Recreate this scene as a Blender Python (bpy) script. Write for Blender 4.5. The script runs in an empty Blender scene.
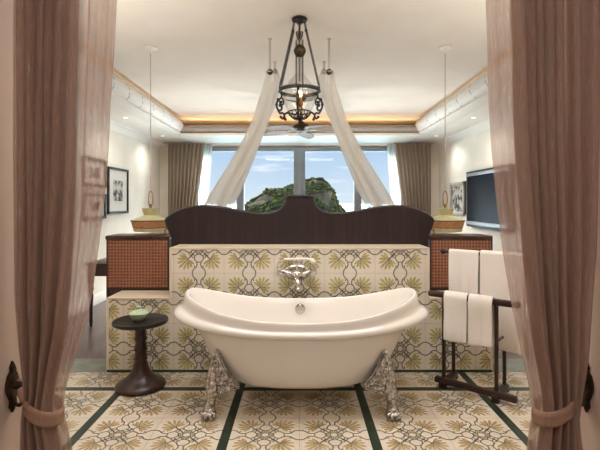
import bpy, bmesh, math, random
from mathutils import Vector, Matrix, noise
random.seed(7)
PI = math.pi
S = bpy.context.scene
C = S.collection
F = 437.0; EYE = 1.345; HX = 299.5; HY = 203.0
def lin(r, g, b):
    f = lambda c: (c/255/12.92) if c/255 <= 0.04045 else ((c/255+0.055)/1.055)**2.4
    return (f(r), f(g), f(b), 1)

# ------------------------------------------------------------------ materials
def nt(name):
    m = bpy.data.materials.new(name); m.use_nodes = True
    n = m.node_tree; return m, n, n.nodes['Principled BSDF'], n.nodes['Material Output']
def setc(b, col, rough=.5, metal=0, spec=.5):
    b.inputs['Base Color'].default_value = col; b.inputs['Roughness'].default_value = rough
    b.inputs['Metallic'].default_value = metal; b.inputs['Specular IOR Level'].default_value = spec
def math_(n, op, a, b=None, clamp=False):
    q = n.nodes.new('ShaderNodeMath'); q.operation = op; q.use_clamp = clamp
    for i, v in enumerate((a, b)):
        if v is None: continue
        if isinstance(v, (int, float)): q.inputs[i].default_value = v
        else: n.links.new(v, q.inputs[i])
    return q.outputs[0]
def coord(n, scale=(1, 1, 1), kind='Object'):
    t = n.nodes.new('ShaderNodeTexCoord'); m = n.nodes.new('ShaderNodeMapping')
    m.inputs['Scale'].default_value = scale
    n.links.new(t.outputs[kind], m.inputs['Vector']); return m.outputs[0]
def noise_(n, vec, sc, det=3, rough=.5):
    q = n.nodes.new('ShaderNodeTexNoise'); q.inputs['Scale'].default_value = sc
    q.inputs['Detail'].default_value = det; q.inputs['Roughness'].default_value = rough
    n.links.new(vec, q.inputs['Vector']); return q.outputs['Fac']
def mix_(n, fac, a, b):
    q = n.nodes.new('ShaderNodeMix'); q.data_type = 'RGBA'
    if isinstance(fac, (int, float)): q.inputs[0].default_value = fac
    else: n.links.new(fac, q.inputs[0])
    for i, v in ((6, a), (7, b)):
        if isinstance(v, tuple): q.inputs[i].default_value = v
        else: n.links.new(v, q.inputs[i])
    return q.outputs[2]
def ramp_(n, fac, stops):
    q = n.nodes.new('ShaderNodeValToRGB'); e = q.color_ramp.elements
    e[0].position, e[0].color = stops[0]; e[1].position, e[1].color = stops[-1]
    for p, c in stops[1:-1]:
        x = e.new(p); x.color = c
    n.links.new(fac, q.inputs[0]); return q.outputs[0]
def bump_(n, b, h, st=.3, dist=.01):
    q = n.nodes.new('ShaderNodeBump'); q.inputs['Strength'].default_value = st; q.inputs['Distance'].default_value = dist
    n.links.new(h, q.inputs['Height']); n.links.new(q.outputs[0], b.inputs['Normal'])
def noisy(name, c1, c2, sc=8, rough=.5, metal=0, bump=0, scale=(1, 1, 1), det=4, spec=.5, bdist=.01, lo=.35, hi=.65):
    m, n, b, o = nt(name); setc(b, c1, rough, metal, spec)
    f = noise_(n, coord(n, scale), sc, det)
    n.links.new(ramp_(n, f, [(lo, c1), (hi, c2)]), b.inputs['Base Color'])
    if bump: bump_(n, b, f, bump, bdist)
    return m
def emis(name, col, st):
    m, n, b, o = nt(name); e = n.nodes.new('ShaderNodeEmission')
    e.inputs[0].default_value = col; e.inputs[1].default_value = st
    n.links.new(e.outputs[0], o.inputs[0]); return m
def fabric(name, c1, c2, thread, trans=.2, translucent=.35, speck=.0, vert=(60, 60, 6)):
    m, n, b, o = nt(name); setc(b, c1, .85, 0, .15)
    co = coord(n, vert); f = noise_(n, co, 3, 4, .6)
    w = noise_(n, coord(n, (420, 420, 420)), 1, 2, .6)
    col = ramp_(n, f, [(.35, c1), (.64, c2), (.74, thread)] if speck else [(.35, c1), (.65, c2)])
    n.links.new(col, b.inputs['Base Color']); bump_(n, b, w, .12, .001)
    tl = n.nodes.new('ShaderNodeBsdfTranslucent'); n.links.new(col, tl.inputs[0])
    tr = n.nodes.new('ShaderNodeBsdfTransparent')
    s1 = n.nodes.new('ShaderNodeMixShader'); s1.inputs[0].default_value = translucent
    n.links.new(b.outputs[0], s1.inputs[1]); n.links.new(tl.outputs[0], s1.inputs[2])
    s2 = n.nodes.new('ShaderNodeMixShader')
    n.links.new(math_(n, 'MULTIPLY', ramp_(n, w, [(.3, (.8, .8, .8, 1)), (.7, (1.2, 1.2, 1.2, 1))]), trans, True), s2.inputs[0])
    n.links.new(s1.outputs[0], s2.inputs[1]); n.links.new(tr.outputs[0], s2.inputs[2])
    n.links.new(s2.outputs[0], o.inputs[0]); return m
def glassy(name, tint, gl=.07):
    m, n, b, o = nt(name)
    tr = n.nodes.new('ShaderNodeBsdfTransparent'); tr.inputs[0].default_value = tint
    g = n.nodes.new('ShaderNodeBsdfGlossy'); g.inputs['Roughness'].default_value = .03
    fr = n.nodes.new('ShaderNodeLayerWeight'); fr.inputs[0].default_value = .25
    s = n.nodes.new('ShaderNodeMixShader')
    n.links.new(math_(n, 'ADD', math_(n, 'MULTIPLY', fr.outputs['Facing'], gl*4), gl), s.inputs[0])
    n.links.new(tr.outputs[0], s.inputs[1]); n.links.new(g.outputs[0], s.inputs[2])
    n.links.new(s.outputs[0], o.inputs[0]); return m
def planks(name, c1, c2, axis, pitch, grain, rough=.35, gap=.06):
    m, n, b, o = nt(name); setc(b, c1, rough)
    t = n.nodes.new('ShaderNodeTexCoord'); sp = n.nodes.new('ShaderNodeSeparateXYZ'); n.links.new(t.outputs['Object'], sp.inputs[0])
    q = math_(n, 'DIVIDE', sp.outputs[axis], pitch); idx = math_(n, 'FLOOR', q); fr = math_(n, 'FRACT', q)
    wn = n.nodes.new('ShaderNodeTexWhiteNoise'); wn.noise_dimensions = '1D'; n.links.new(idx, wn.inputs['W'])
    g = noise_(n, coord(n, grain), 3, 5, .6)
    mixf = math_(n, 'ADD', math_(n, 'MULTIPLY', wn.outputs['Value'], .5), math_(n, 'MULTIPLY', g, .5))
    groove = math_(n, 'LESS_THAN', math_(n, 'ABSOLUTE', math_(n, 'SUBTRACT', fr, .5)), .5-gap)
    col = mix_(n, mixf, c1, c2)
    col = mix_(n, groove, tuple(x*.35 for x in c1[:3])+(1,), col)
    n.links.new(col, b.inputs['Base Color']); bump_(n, b, groove, .5, .004); return m
def rattan(name):
    m, n, b, o = nt(name); setc(b, lin(150, 84, 52), .5)
    t = n.nodes.new('ShaderNodeTexCoord'); sp = n.nodes.new('ShaderNodeSeparateXYZ'); n.links.new(t.outputs['Object'], sp.inputs[0])
    k = 2*PI/.027
    sx = math_(n, 'SINE', math_(n, 'MULTIPLY', sp.outputs[0], k)); sz = math_(n, 'SINE', math_(n, 'MULTIPLY', sp.outputs[2], k))
    h = math_(n, 'MAXIMUM', sx, sz)
    r = math_(n, 'MULTIPLY', math_(n, 'ADD', h, .55), 1.3, True)
    v = noise_(n, coord(n, (20, 20, 20)), 2)
    base = mix_(n, v, lin(126, 78, 58), lin(158, 106, 80))
    n.links.new(mix_(n, r, lin(62, 30, 22), base), b.inputs['Base Color']); bump_(n, b, h, .6, .004); return m

M = {}
M['ceiling'] = noisy('ceiling_paint', lin(214, 205, 191), lin(218, 209, 196), 3, .9)
M['wall'] = noisy('wall_paint', lin(226, 217, 201), lin(231, 223, 208), 3, .85)
M['jamb'] = noisy('jamb_paint', lin(186, 162, 146), lin(194, 170, 154), 3, .8)
M['white'] = noisy('white_paint', lin(226, 222, 212), lin(232, 228, 219), 3, .5)
M['grout'] = noisy('tile_cream', lin(210, 199, 182), lin(222, 212, 197), 2.2, .36, det=5)
M['walltile'] = noisy('wall_tile_cream', lin(212, 205, 192), lin(223, 216, 204), 2.2, .36, det=5)
M['leaf'] = noisy('tile_leaf_gold', lin(170, 146, 104), lin(186, 164, 124), 14, .4)
M['leafg'] = noisy('tile_leaf_olive', lin(168, 155, 100), lin(188, 176, 124), 14, .4)
M['line'] = noisy('tile_line', lin(88, 86, 72), lin(108, 104, 86), 14, .4)
M['seam'] = noisy('tile_seam', lin(176, 158, 132), lin(186, 168, 142), 14, .6)
M['green'] = noisy('green_marble', lin(28, 42, 32), lin(44, 62, 46), 9, .28, det=6)
M['greyg'] = noisy('grey_green_stone', lin(104, 108, 98), lin(130, 134, 122), 7, .4, det=6)
M['cream'] = noisy('cream_marble', lin(216, 200, 176), lin(228, 214, 192), 4, .35)
M['tub'] = noisy('tub_enamel', lin(232, 227, 221), lin(234, 229, 224), 2, .16)
M['chrome'] = noisy('aged_chrome', lin(232, 228, 224), lin(142, 136, 131), 45, .26, 1, .9, bdist=.006)
M['chromes'] = noisy('chrome', lin(215, 210, 204), lin(200, 195, 188), 12, .16, 1)
M['darkwood'] = noisy('dark_wood', lin(40, 22, 19), lin(62, 36, 29), 4, .32, 0, .1, (6, 6, 1))
M['rack'] = noisy('rack_wood', lin(34, 20, 17), lin(56, 33, 26), 4, .35, 0, .1, (6, 6, 1))
M['headwood'] = planks('headboard_boards', lin(18, 8, 11), lin(42, 18, 21), 0, .058, (14, 3, 1.2), .5)
M['headtrim'] = noisy('headboard_trim', lin(24, 15, 20), lin(36, 24, 30), 4, .35)
M['rattan'] = rattan('rattan_weave')
M['floorwood'] = planks('floor_boards', lin(62, 36, 31), lin(86, 54, 46), 0, .12, (10, 1.2, 3), .3, .03)
M['bronze'] = noisy('dark_bronze', lin(46, 38, 30), lin(78, 62, 46), 20, .42, .85, .3)
M['iron'] = noisy('chandelier_iron', lin(26, 22, 20), lin(46, 39, 34), 40, .5, .5, .3)
M['brass'] = noisy('brass', lin(176, 138, 78), lin(150, 112, 60), 20, .3, 1)
M['cglass'] = glassy('clear_glass', (.93, .93, .92, 1), .05)
M['pane'] = glassy('window_glass', (.97, .98, .98, 1), .02)
M['bulb'] = emis('warm_bulb', (1, .72, .38, 1), 9)
M['led'] = emis('cove_strip', (1, .6, .3, 1), 2.5)
M['spot'] = emis('downlight_lens', (1, .9, .75, 1), 3)
M['panel'] = emis('fill_panel_lens', (1, .9, .78, 1), 3)  # glowing face of the added fill panels
M['lgreen'] = noisy('lamp_green', lin(172, 168, 124), lin(188, 183, 142), 12, .6)
M['ltan'] = noisy('lamp_rattan', lin(178, 122, 82), lin(204, 150, 106), 60, .6, 0, .2)
M['lcream'] = noisy('lamp_cream', lin(206, 192, 142), lin(216, 203, 158), 30, .6)
M['ldark'] = noisy('lamp_seam', lin(70, 66, 40), lin(84, 78, 50), 30, .6)
M['greenglaze'] = noisy('green_glaze', lin(158, 182, 148), lin(184, 202, 172), 10, .2)
M['towel'] = noisy('towel_terry', lin(230, 224, 217), lin(238, 233, 227), 160, .95, 0, .5, bdist=.003)
M['sheer'] = fabric('pink_sheer', lin(176, 145, 129), lin(190, 160, 145), lin(222, 204, 193), .30, .42, 1)
M['band'] = fabric('pink_sheer_dense', lin(172, 136, 114), lin(184, 148, 126), lin(200, 168, 148), .03, .25, 0)
M['wsheer'] = fabric('white_sheer', lin(208, 201, 191), lin(216, 209, 199), lin(240, 240, 235), .12, .45)
M['wsheer2'] = fabric('window_sheer', lin(206, 205, 200), lin(214, 212, 207), lin(240, 240, 235), .1, .35)
M['drapeg'] = fabric('taupe_drape', lin(146, 130, 113), lin(162, 146, 128), lin(140, 125, 105), .0, .15)
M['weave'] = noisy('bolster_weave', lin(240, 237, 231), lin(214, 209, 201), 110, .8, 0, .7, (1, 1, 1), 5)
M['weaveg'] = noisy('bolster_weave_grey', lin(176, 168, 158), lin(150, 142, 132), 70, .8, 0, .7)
M['seamd'] = noisy('bolster_seam', lin(150, 142, 132), lin(165, 157, 146), 20, .9)
M['wingrey'] = noisy('window_metal', lin(128, 132, 136), lin(138, 142, 146), 6, .45)
M['black'] = noisy('black_frame', lin(17, 15, 15), lin(26, 24, 23), 10, .45)
M['greyframe'] = noisy('grey_frame', lin(176, 168, 152), lin(188, 180, 164), 10, .5)
M['paper'] = noisy('picture_mat', lin(214, 208, 196), lin(220, 214, 203), 5, .8)
M['art'] = noisy('picture_ink', lin(60, 58, 56), lin(196, 190, 180), 9, .8, lo=.42, hi=.56, det=6)
M['screen'] = noisy('tv_screen', lin(12, 17, 28), lin(16, 21, 32), 2, .25, spec=.04)
M['silver'] = noisy('tv_bezel', lin(170, 172, 176), lin(180, 182, 186), 5, .35, .4)
M['whiteplastic'] = noisy('white_plastic', lin(222, 216, 206), lin(228, 222, 212), 5, .4)
M['chain'] = noisy('white_chain', lin(176, 168, 156), lin(190, 182, 170), 30, .6)
M['fanwood'] = noisy('fan_blade', lin(112, 98, 90), lin(146, 130, 118), 40, .6, 0, .4)
M['seawater'] = noisy('sea_water', lin(112, 146, 158), lin(128, 160, 170), .05, .35, 0, .2)
M['rock'] = noisy('island_rock', lin(38, 37, 32), lin(76, 72, 63), .35, 1, 0, .8, bdist=.5, spec=0)
M['foliage'] = noisy('island_trees', lin(22, 28, 17), lin(60, 67, 40), .7, 1, 0, .6, bdist=.4, spec=0)

# ------------------------------------------------------------------ mesh builder
class MB:
    def __init__(s): s.v = []; s.f = []; s.m = []; s.mi = 0
    def add(s, vs, fs, mi=None):
        o = len(s.v); s.v += [tuple(v) for v in vs]
        for f in fs: s.f.append([o+i for i in f]); s.m.append(s.mi if mi is None else mi)
        return s
    def box(s, x0, x1, y0, y1, z0, z1, bev=0, mi=None):
        if bev <= 0:
            v = [(x, y, z) for z in (z0, z1) for y in (y0, y1) for x in (x0, x1)]
            return s.add(v, [(0, 2, 3, 1), (4, 5, 7, 6), (0, 1, 5, 4), (2, 6, 7, 3), (0, 4, 6, 2), (1, 3, 7, 5)], mi)
        bm = bmesh.new(); bmesh.ops.create_cube(bm, size=1)
        for v in bm.verts: v.co = Vector((x0+(v.co.x+.5)*(x1-x0), y0+(v.co.y+.5)*(y1-y0), z0+(v.co.z+.5)*(z1-z0)))
        bmesh.ops.bevel(bm, geom=bm.edges[:], offset=bev, segments=2, affect='EDGES', profile=.5)
        bm.verts.index_update(); r = s.add([v.co[:] for v in bm.verts], [[v.index for v in f.verts] for f in bm.faces], mi); bm.free(); return r
    def obox(s, p0, p1, w, h, bev=0, mi=None):      # bar from p0 to p1, width w (horizontal) height h
        p0, p1 = Vector(p0), Vector(p1); d = (p1-p0); L = d.length; d.normalize()
        up = Vector((0, 0, 1)) if abs(d.z) < .95 else Vector((0, 1, 0))
        sx = d.cross(up).normalized(); uz = sx.cross(d)
        t = MB(); t.box(-w/2, w/2, 0, L, -h/2, h/2, bev)
        return s.add([p0+sx*v[0]+d*v[1]+uz*v[2] for v in t.v], t.f, mi)
    def lathe(s, c, prof, n=32, mi=None, closed=False, axis='z', sc=(1, 1)):
        vs = []; fs = []
        for r, z in prof:
            for i in range(n):
                a = 2*PI*i/n; x, y = r*math.cos(a)*sc[0], r*math.sin(a)*sc[1]
                p = (x, y, z) if axis == 'z' else ((x, z, y) if axis == 'y' else (z, x, y))
                vs.append((c[0]+p[0], c[1]+p[1], c[2]+p[2]))
        for k in range(len(prof)-1):
            for i in range(n):
                j = (i+1) % n; q = (k*n+i, k*n+j, (k+1)*n+j, (k+1)*n+i)
                fs.append(q if axis == 'z' else q[::-1])
        return s.add(vs, fs, mi)
    def tube(s, pts, r, n=8, closed=False, mi=None, flat=1.0, cap=True):
        P = [Vector(p) for p in pts]; N = len(P); vs = []; fs = []
        rr = r if isinstance(r, (list, tuple)) else [r]*N
        prev = None
        for i, p in enumerate(P):
            t = (P[(i+1) % N]-P[i-1]) if closed else (P[min(i+1, N-1)]-P[max(i-1, 0)])
            t.normalize()
            if prev is None: prev = t.orthogonal().normalized()
            u = prev-t*prev.dot(t)
            if u.length < 1e-6: u = t.orthogonal()
            u.normalize(); prev = u; w = t.cross(u)
            for k in range(n):
                a = 2*PI*k/n; vs.append(p+u*math.cos(a)*rr[i]+w*math.sin(a)*rr[i]*flat)
        for i in range(N if closed else N-1):
            j = (i+1) % N
            for k in range(n): fs.append((i*n+k, i*n+(k+1) % n, j*n+(k+1) % n, j*n+k))
        if not closed and cap: fs += [tuple(range(n))[::-1], tuple(range((N-1)*n, N*n))]
        return s.add(vs, fs, mi)
    def ring(s, c, R, r, n=32, m=8, axis='z', mi=None, sc=(1, 1)):
        pts = []
        for i in range(n):
            a = 2*PI*i/n; x, y = R*math.cos(a)*sc[0], R*math.sin(a)*sc[1]
            p = (x, y, 0) if axis == 'z' else ((x, 0, y) if axis == 'y' else (0, x, y))
            pts.append((c[0]+p[0], c[1]+p[1], c[2]+p[2]))
        return s.tube(pts, r, m, True, mi)
    def ball(s, c, r, sc=(1, 1, 1), n=16, mi=None):
        pr = [(max(1e-4, math.sin(PI*k/n)), -math.cos(PI*k/n)) for k in range(n+1)]
        t = MB(); t.lathe((0, 0, 0), pr, n*2)
        return s.add([(c[0]+v[0]*r*sc[0], c[1]+v[1]*r*sc[1], c[2]+v[2]*r*sc[2]) for v in t.v], t.f, mi)
    def prism_xz(s, poly, y0, y1, mi=None, mic=None):      # outline in x,z extruded along y (outline clockwise seen from -y)
        n = len(poly); vs = [(x, y0, z) for x, z in poly]+[(x, y1, z) for x, z in poly]
        s.add(vs, [tuple(range(n)), tuple(range(n, 2*n))[::-1]], mi)
        s.add(vs, [(i, n+i, n+(i+1) % n, (i+1) % n) for i in range(n)], mic if mic is not None else mi)
        return s
    def chainlinks(s, a, b, L=.022, w=.006, t=.0016):
        a, b = Vector(a), Vector(b); d = b-a; n = max(2, int(d.length/(L*.72))); d.normalize()
        o = d.orthogonal().normalized(); q = d.cross(o)
        for i in range(n):
            c = a+(b-a)*((i+.5)/n); u = o if i % 2 else q
            s.tube([c+d*(L/2)*math.cos(x)+u*w*math.sin(x) for x in [2*PI*k/8 for k in range(8)]], t, 4, True)
        return s
    def mesh(s, name, mats, angle=35, smooth=True):
        me = bpy.data.meshes.new(name); me.from_pydata(s.v, [], s.f)
        for m in (mats if isinstance(mats, (list, tuple)) else [mats]): me.materials.append(m)
        me.polygons.foreach_set('material_index', s.m)
        me.polygons.foreach_set('use_smooth', [smooth]*len(me.polygons))
        me.update()
        bm = bmesh.new(); bm.from_mesh(me); bmesh.ops.recalc_face_normals(bm, faces=bm.faces[:]) if len(s.f) < 60000 else None
        bm.to_mesh(me); bm.free()
        if smooth: me.set_sharp_from_angle(angle=math.radians(angle))
        return me
    def build(s, name, mats, parent=None, angle=35, smooth=True, loc=None):
        off = Vector((0, 0, 0)); p = parent
        while p is not None: off += p.location; p = p.parent
        if loc is not None: off = Vector(loc)
        s.v = [tuple(Vector(v)-off) for v in s.v]
        o = bpy.data.objects.new(name, s.mesh(name, mats, angle, smooth)); C.objects.link(o)
        if parent is not None: o.parent = parent
        elif loc is not None: o.location = loc
        return o
def tag(o, label=None, cat=None, group=None, kind=None):
    if label: o['label'] = label
    if cat: o['category'] = cat
    if group: o['group'] = group
    if kind: o['kind'] = kind
    return o
def thing(name, loc, label, cat, group=None):
    o = bpy.data.objects.new(name, None); C.objects.link(o); o.location = loc; o.empty_display_size = .1
    return tag(o, label, cat, group)
def copy_thing(o, loc, label, mirror=False):
    def rec(a, par):
        c = a.copy(); C.objects.link(c); c.parent = par
        for ch in a.children: rec(ch, c)
        return c
    c = rec(o, None); c.location = loc; c['label'] = label
    if mirror: c.scale = (-1, 1, 1)
    return c
def struct(name, mb, mats, **k): return tag(mb.build(name, mats, **k), kind='structure')
def sub(o, lv=1):
    m = o.modifiers.new('Subdivision', 'SUBSURF'); m.levels = lv; m.render_levels = lv; return o
def cat_spline(P, n=6):
    P = [Vector(p) for p in P]; out = []
    for i in range(len(P)-1):
        a, b, c, d = P[max(i-1, 0)], P[i], P[i+1], P[min(i+2, len(P)-1)]
        for k in range(n):
            t = k/n; out.append(.5*((2*b)+(c-a)*t+(2*a-5*b+4*c-d)*t*t+(3*b-a-3*c+d)*t**3))
    out.append(P[-1]); return out

# ------------------------------------------------------------------ cement tile pattern (true inlay, part of the floor / wall mesh)
P = .4
def stroke(pts, w=.0062):
    w *= 1.35
    pts = [Vector(p) for p in pts]; out = []; n = len(pts)
    L = []; R = []
    for i in range(n):
        t = pts[min(i+1, n-1)]-pts[max(i-1, 0)]; t.normalize(); q = Vector((-t.y, t.x))
        L.append(pts[i]+q*w/2); R.append(pts[i]-q*w/2)
    return [[L[i], L[i+1], R[i+1], R[i]] for i in range(n-1)]
def arc(cx, cy, r, a0, a1, n=10):
    return [(cx+r*math.cos(math.radians(a0+(a1-a0)*i/n)), cy+r*math.sin(math.radians(a0+(a1-a0)*i/n))) for i in range(n+1)]
def cell_polys():
    lines = []; leaves = []
    # half-profile from the circle centre (0,.2) down to the rosette at the origin
    for q in range(4):
        a = q*PI/2; ca, sa = math.cos(a), math.sin(a)
        rot = lambda p: Vector((p[0]*ca-p[1]*sa, p[0]*sa+p[1]*ca))
        for sx in (1, -1):
            prof = [(.052*math.cos(t), .2-.052*math.sin(t)) for t in [i*PI/2*.72/7 for i in range(8)]]
            prof += [(.017, .142), (.014, .128), (.017, .112), (.03, .096), (.037, .082), (.034, .068), (.026, .058)]
            lines += [[rot(v) for v in pl] for pl in stroke([(sx*x, y) for x, y in prof])]
            # spur curl at the neck and scroll by the rosette
            lines += [[rot(v) for v in pl] for pl in stroke([(sx*x, y) for x, y in [(.03, .152), (.036, .146), (.034, .139)]], .006)]
            lines += [[rot(v) for v in pl] for pl in stroke([(sx*x, y) for x, y in arc(.046, .064, .011, 200, 470, 8)], .0055)]
        lines += [[rot(v) for v in pl] for pl in stroke([(-.016, .114), (0, .111), (.016, .114)], .005)]
        lines += [[rot(v) for v in pl] for pl in stroke([(-.026, .058), (-.012, .05), (0, .047), (.012, .05), (.026, .058)], .0055)]
        for sx in (1, -1):
            lines += [[rot(v) for v in pl] for pl in stroke([(sx*x, y) for x, y in arc(.013, .036, .008, -90, 220, 7)], .005)]
        # diagonal stem to palmette
        lines += [[rot(v) for v in pl] for pl in stroke([(.022, .022), (.05, .052), (.088, .088)], .007)]
        h = Vector((.088, .088))
        for i in range(9):
            th = math.radians(45+(i-4)*24); k = 1-abs(i-4)*.085
            d = Vector((math.cos(th), math.sin(th))); nrm = Vector((-d.y, d.x)); L = .100*k; w = .0098
            pl = [h+d*.008, h+d*(L*.45)-nrm*w*.8, h+d*(L*.75)-nrm*w, h+d*(L*.93)-nrm*w*.55, h+d*L, h+d*(L*.93)+nrm*w*.55, h+d*(L*.75)+nrm*w, h+d*(L*.45)+nrm*w*.8]
            leaves.append([rot(v) for v in pl])
            if i % 2 == 0: lines += [[rot(v) for v in pl2] for pl2 in stroke([h+d*.004, h+d*(L*.45)], .004)]
    lines += stroke(arc(0, 0, .024, 0, 360, 16), .006)
    return lines, leaves
LINES, LEAVES = cell_polys()
def tile_field(mb, u0, u1, v0, v1, cu, cv, place, leafmi=1, linemi=2, seammi=3):
    """cells of pitch P centred on cu+iP, cv+jP, clipped to the rectangle, placed by place(u, v, lift)"""
    for mi, polys, lift in ((leafmi, LEAVES, .0006), (linemi, LINES, .0011)):
        bm = bmesh.new()
        for i in range(math.floor((u0-cu)/P-.5), math.ceil((u1-cu)/P+.5)+1):
            for j in range(math.floor((v0-cv)/P-.5), math.ceil((v1-cv)/P+.5)+1):
                ox, oy = cu+i*P, cv+j*P
                if ox+P/2 <= u0 or ox-P/2 >= u1 or oy+P/2 <= v0 or oy-P/2 >= v1: continue
                for pl in polys:
                    bm.faces.new([bm.verts.new((ox+p[0], oy+p[1], 0)) for p in pl])
        for co, no in (((u0, 0, 0), (-1, 0, 0)), ((u1, 0, 0), (1, 0, 0)), ((0, v0, 0), (0, -1, 0)), ((0, v1, 0), (0, 1, 0))):
            bmesh.ops.bisect_plane(bm, geom=bm.verts[:]+bm.edges[:]+bm.faces[:], plane_co=co, plane_no=no, clear_outer=True)
        bm.verts.index_update()
        mb.add([place(v.co.x, v.co.y, lift) for v in bm.verts], [[v.index for v in f.verts] for f in bm.faces], mi)
        bm.free()
    w = .0012
    i = math.ceil((u0-cu)/P*2-1e-6)
    while cu+i*P/2 < u1:
        u = cu+i*P/2
        if i % 2 and u-w > u0 and u+w < u1: mb.add([place(u-w, v0, .0004), place(u+w, v0, .0004), place(u+w, v1, .0004), place(u-w, v1, .0004)], [(0, 1, 2, 3)], seammi)
        i += 1
    j = math.ceil((v0-cv)/P*2-1e-6)
    while cv+j*P/2 < v1:
        v = cv+j*P/2
        if j % 2 and v-w > v0 and v+w < v1: mb.add([place(u0, v-w, .0004), place(u1, v-w, .0004), place(u1, v+w, .0004), place(u0, v+w, .0004)], [(0, 1, 2, 3)], seammi)
        j += 1

# ================================================================== SETTING
XW = 2.7; YF = 8.45; ZC = 2.8; ZS = 2.5; JX = .95
SY0, SY1 = 3.133, 3.188       # cross strip
WY = 3.475
# --- bathroom floor with inlaid cement tiles and green strips
m = MB(); m.box(-XW, XW, 1.6, WY, -.08, 0, mi=0)
fp = lambda u, v, l: (u, v, l)
cols = [(-.4, .4, -.2), (.455, 1.255, .655), (-1.255, -.455, -.655), (1.31, XW, 1.51), (-XW, -1.31, -1.51)]
for u0, u1, cu in cols:
    tile_field(m, u0, u1, 1.61, SY0, cu, SY0-P/2, fp)
    tile_field(m, u0, u1, SY1, WY, cu, SY1+P/2, fp)
for x in (-1.2825, -.4275, .4275, 1.2825): m.box(x-.0275, x+.0275, 1.6, WY, -.01, .0014, mi=4)
m.box(-XW, XW, SY0, SY1, -.01, .0015, mi=4)
M['linef'] = noisy('floor_tile_line', lin(104, 98, 80), lin(124, 116, 96), 14, .4)
struct('floor', m, [M['grout'], M['leaf'], M['linef'], M['seam'], M['green']], angle=20)
# stone threshold and bedroom boards
m = MB()
for s in (-1, 1): m.box(min(s*1.532, s*XW), max(s*1.532, s*XW), WY, 3.775, -.08, .002)
struct('trim_1', m, M['greyg'])
struct('floor_bedroom', MB().box(-XW, XW, 3.775, YF+.15, -.08, 0), M['floorwood'])
m = MB().box(-1.8, 1.8, -2.2, 1.6, -.08, 0); struct('floor_entry', m, M['floorwood'])
# --- half-height tiled wall: centre block and low wings
TX, LX, ZT, ZL, WB = 1.03, 1.53, .987, .587, 3.775
m = MB()
m.box(-TX, TX, WY, WB, 0, ZT, mi=0); m.box(-LX, -TX, WY, WB, 0, ZL, mi=0); m.box(TX, LX, WY, WB, 0, ZL, mi=0)
wp = lambda u, v, l: (u, WY-l, v)
tile_field(m, -TX+.014, TX-.014, .024, ZT-.012, 0, .587, wp, seammi=3)
tile_field(m, -LX+.014, -TX+.014, .024, ZL-.008, 0, .587, wp, seammi=3)
tile_field(m, TX-.014, LX-.014, .024, ZL-.008, 0, .587, wp, seammi=3)
m.box(-LX, LX, WY-.006, WY, 0, .02, mi=4)
e = .004
m.box(-TX-e, TX+e, WY-e, WB, ZT-.008, ZT+.002, .001, mi=5)
m.box(-TX-e, -TX+.01, WY-e, WB, .588, ZT, .001, mi=5); m.box(TX-.01, TX+e, WY-e, WB, .588, ZT, .001, mi=5)
for s in (-1, 1):
    a, b = sorted((s*(LX+e), s*(TX-.0))); m.box(a, b, WY-e, WB, ZL-.006, ZL+.003, .001, mi=5)
    a, b = sorted((s*(LX+e), s*(LX-.01))); m.box(a, b, WY-e, WB, 0, ZL, .001, mi=5)
struct('wall_partition', m, [M['walltile'], M['leafg'], M['line'], M['seam'], M['green'], M['cream']], angle=20)
# --- shell
struct('wall_left', MB().box(-XW-.12, -XW, 1.5, YF+.15, -.08, 3.0), M['wall'])
struct('wall_right', MB().box(XW, XW+.12, 1.5, YF+.15, -.08, 3.0), M['wall'])
struct('ceiling', MB().box(-XW-.12, XW+.12, -2.3, YF+.15, ZC, 3.0), M['ceiling'])
m = MB()
for s in (-1, 1):
    a, b = sorted((s*2.0, s*XW)); m.box(a, b, 1.6, YF, ZS, ZS+.03, .004)
m.box(-2.0, 2.0, 7.28, YF, ZS-.02, ZS+.01, .004)
struct('ceiling_soffit', m, M['white'])
# crown moulding under the soffit
m = MB()
cr = [(0, 0), (.10, 0), (.10, -.012), (.075, -.03), (.05, -.04), (.03, -.07), (.012, -.09), (.012, -.11), (0, -.11)]
for s in (-1, 1):
    vs = [(s*(XW-x), 1.6, ZS+z) for x, z in cr]+[(s*(XW-x), YF, ZS+z) for x, z in cr]; n = len(cr)
    m.add(vs, [(i, i+1, n+i+1, n+i) for i in range(n-1)])
vs = [(-XW, YF-x, ZS-.02+z) for x, z in cr[:5]]+[(XW, YF-x, ZS-.02+z) for x, z in cr[:5]]
m.add(vs, [(i, i+1, 6+i, 5+i) for i in range(4)])
struct('trim_2', m, M['white'], angle=50)
# far wall with window opening
WX, WZ0, WZ1 = 2.02, .12, 2.42
m = MB()
m.box(-XW, -WX, YF, YF+.15, 0, ZC); m.box(WX, XW, YF, YF+.15, 0, ZC)
m.box(-WX, WX, YF, YF+.15, 0, WZ0); m.box(-WX, WX, YF, YF+.15, WZ1, ZC)
struct('wall_back', m, M['wall'])
# bathroom front wall with the curtained opening, entry side walls
m = MB()
for s in (-1, 1):
    a, b = sorted((s*JX, s*XW)); m.box(a, b, .75, 1.6, -.02, ZC)
m.box(-JX, JX, .75, 1.6, 2.5, ZC)
struct('wall_front', m, M['jamb'])
m = MB(); m.box(-1.8, -1.7, -2.2, .75, -.02, ZC); m.box(1.7, 1.8, -2.2, .75, -.02, ZC)
struct('wall_entry_side', m, M['wall'])
struct('wall_entry_end', MB().box(-1.8, 1.8, -2.3, -2.2, -.02, ZC), M['wall'])
# baseboards in the bedroom
for s, nm in ((-1, 'baseboard_left'), (1, 'baseboard_right')):
    a, b = sorted((s*XW, s*(XW-.018))); struct(nm, MB().box(a, b, 3.8, YF, 0, .14, .004), M['white'])
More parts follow.
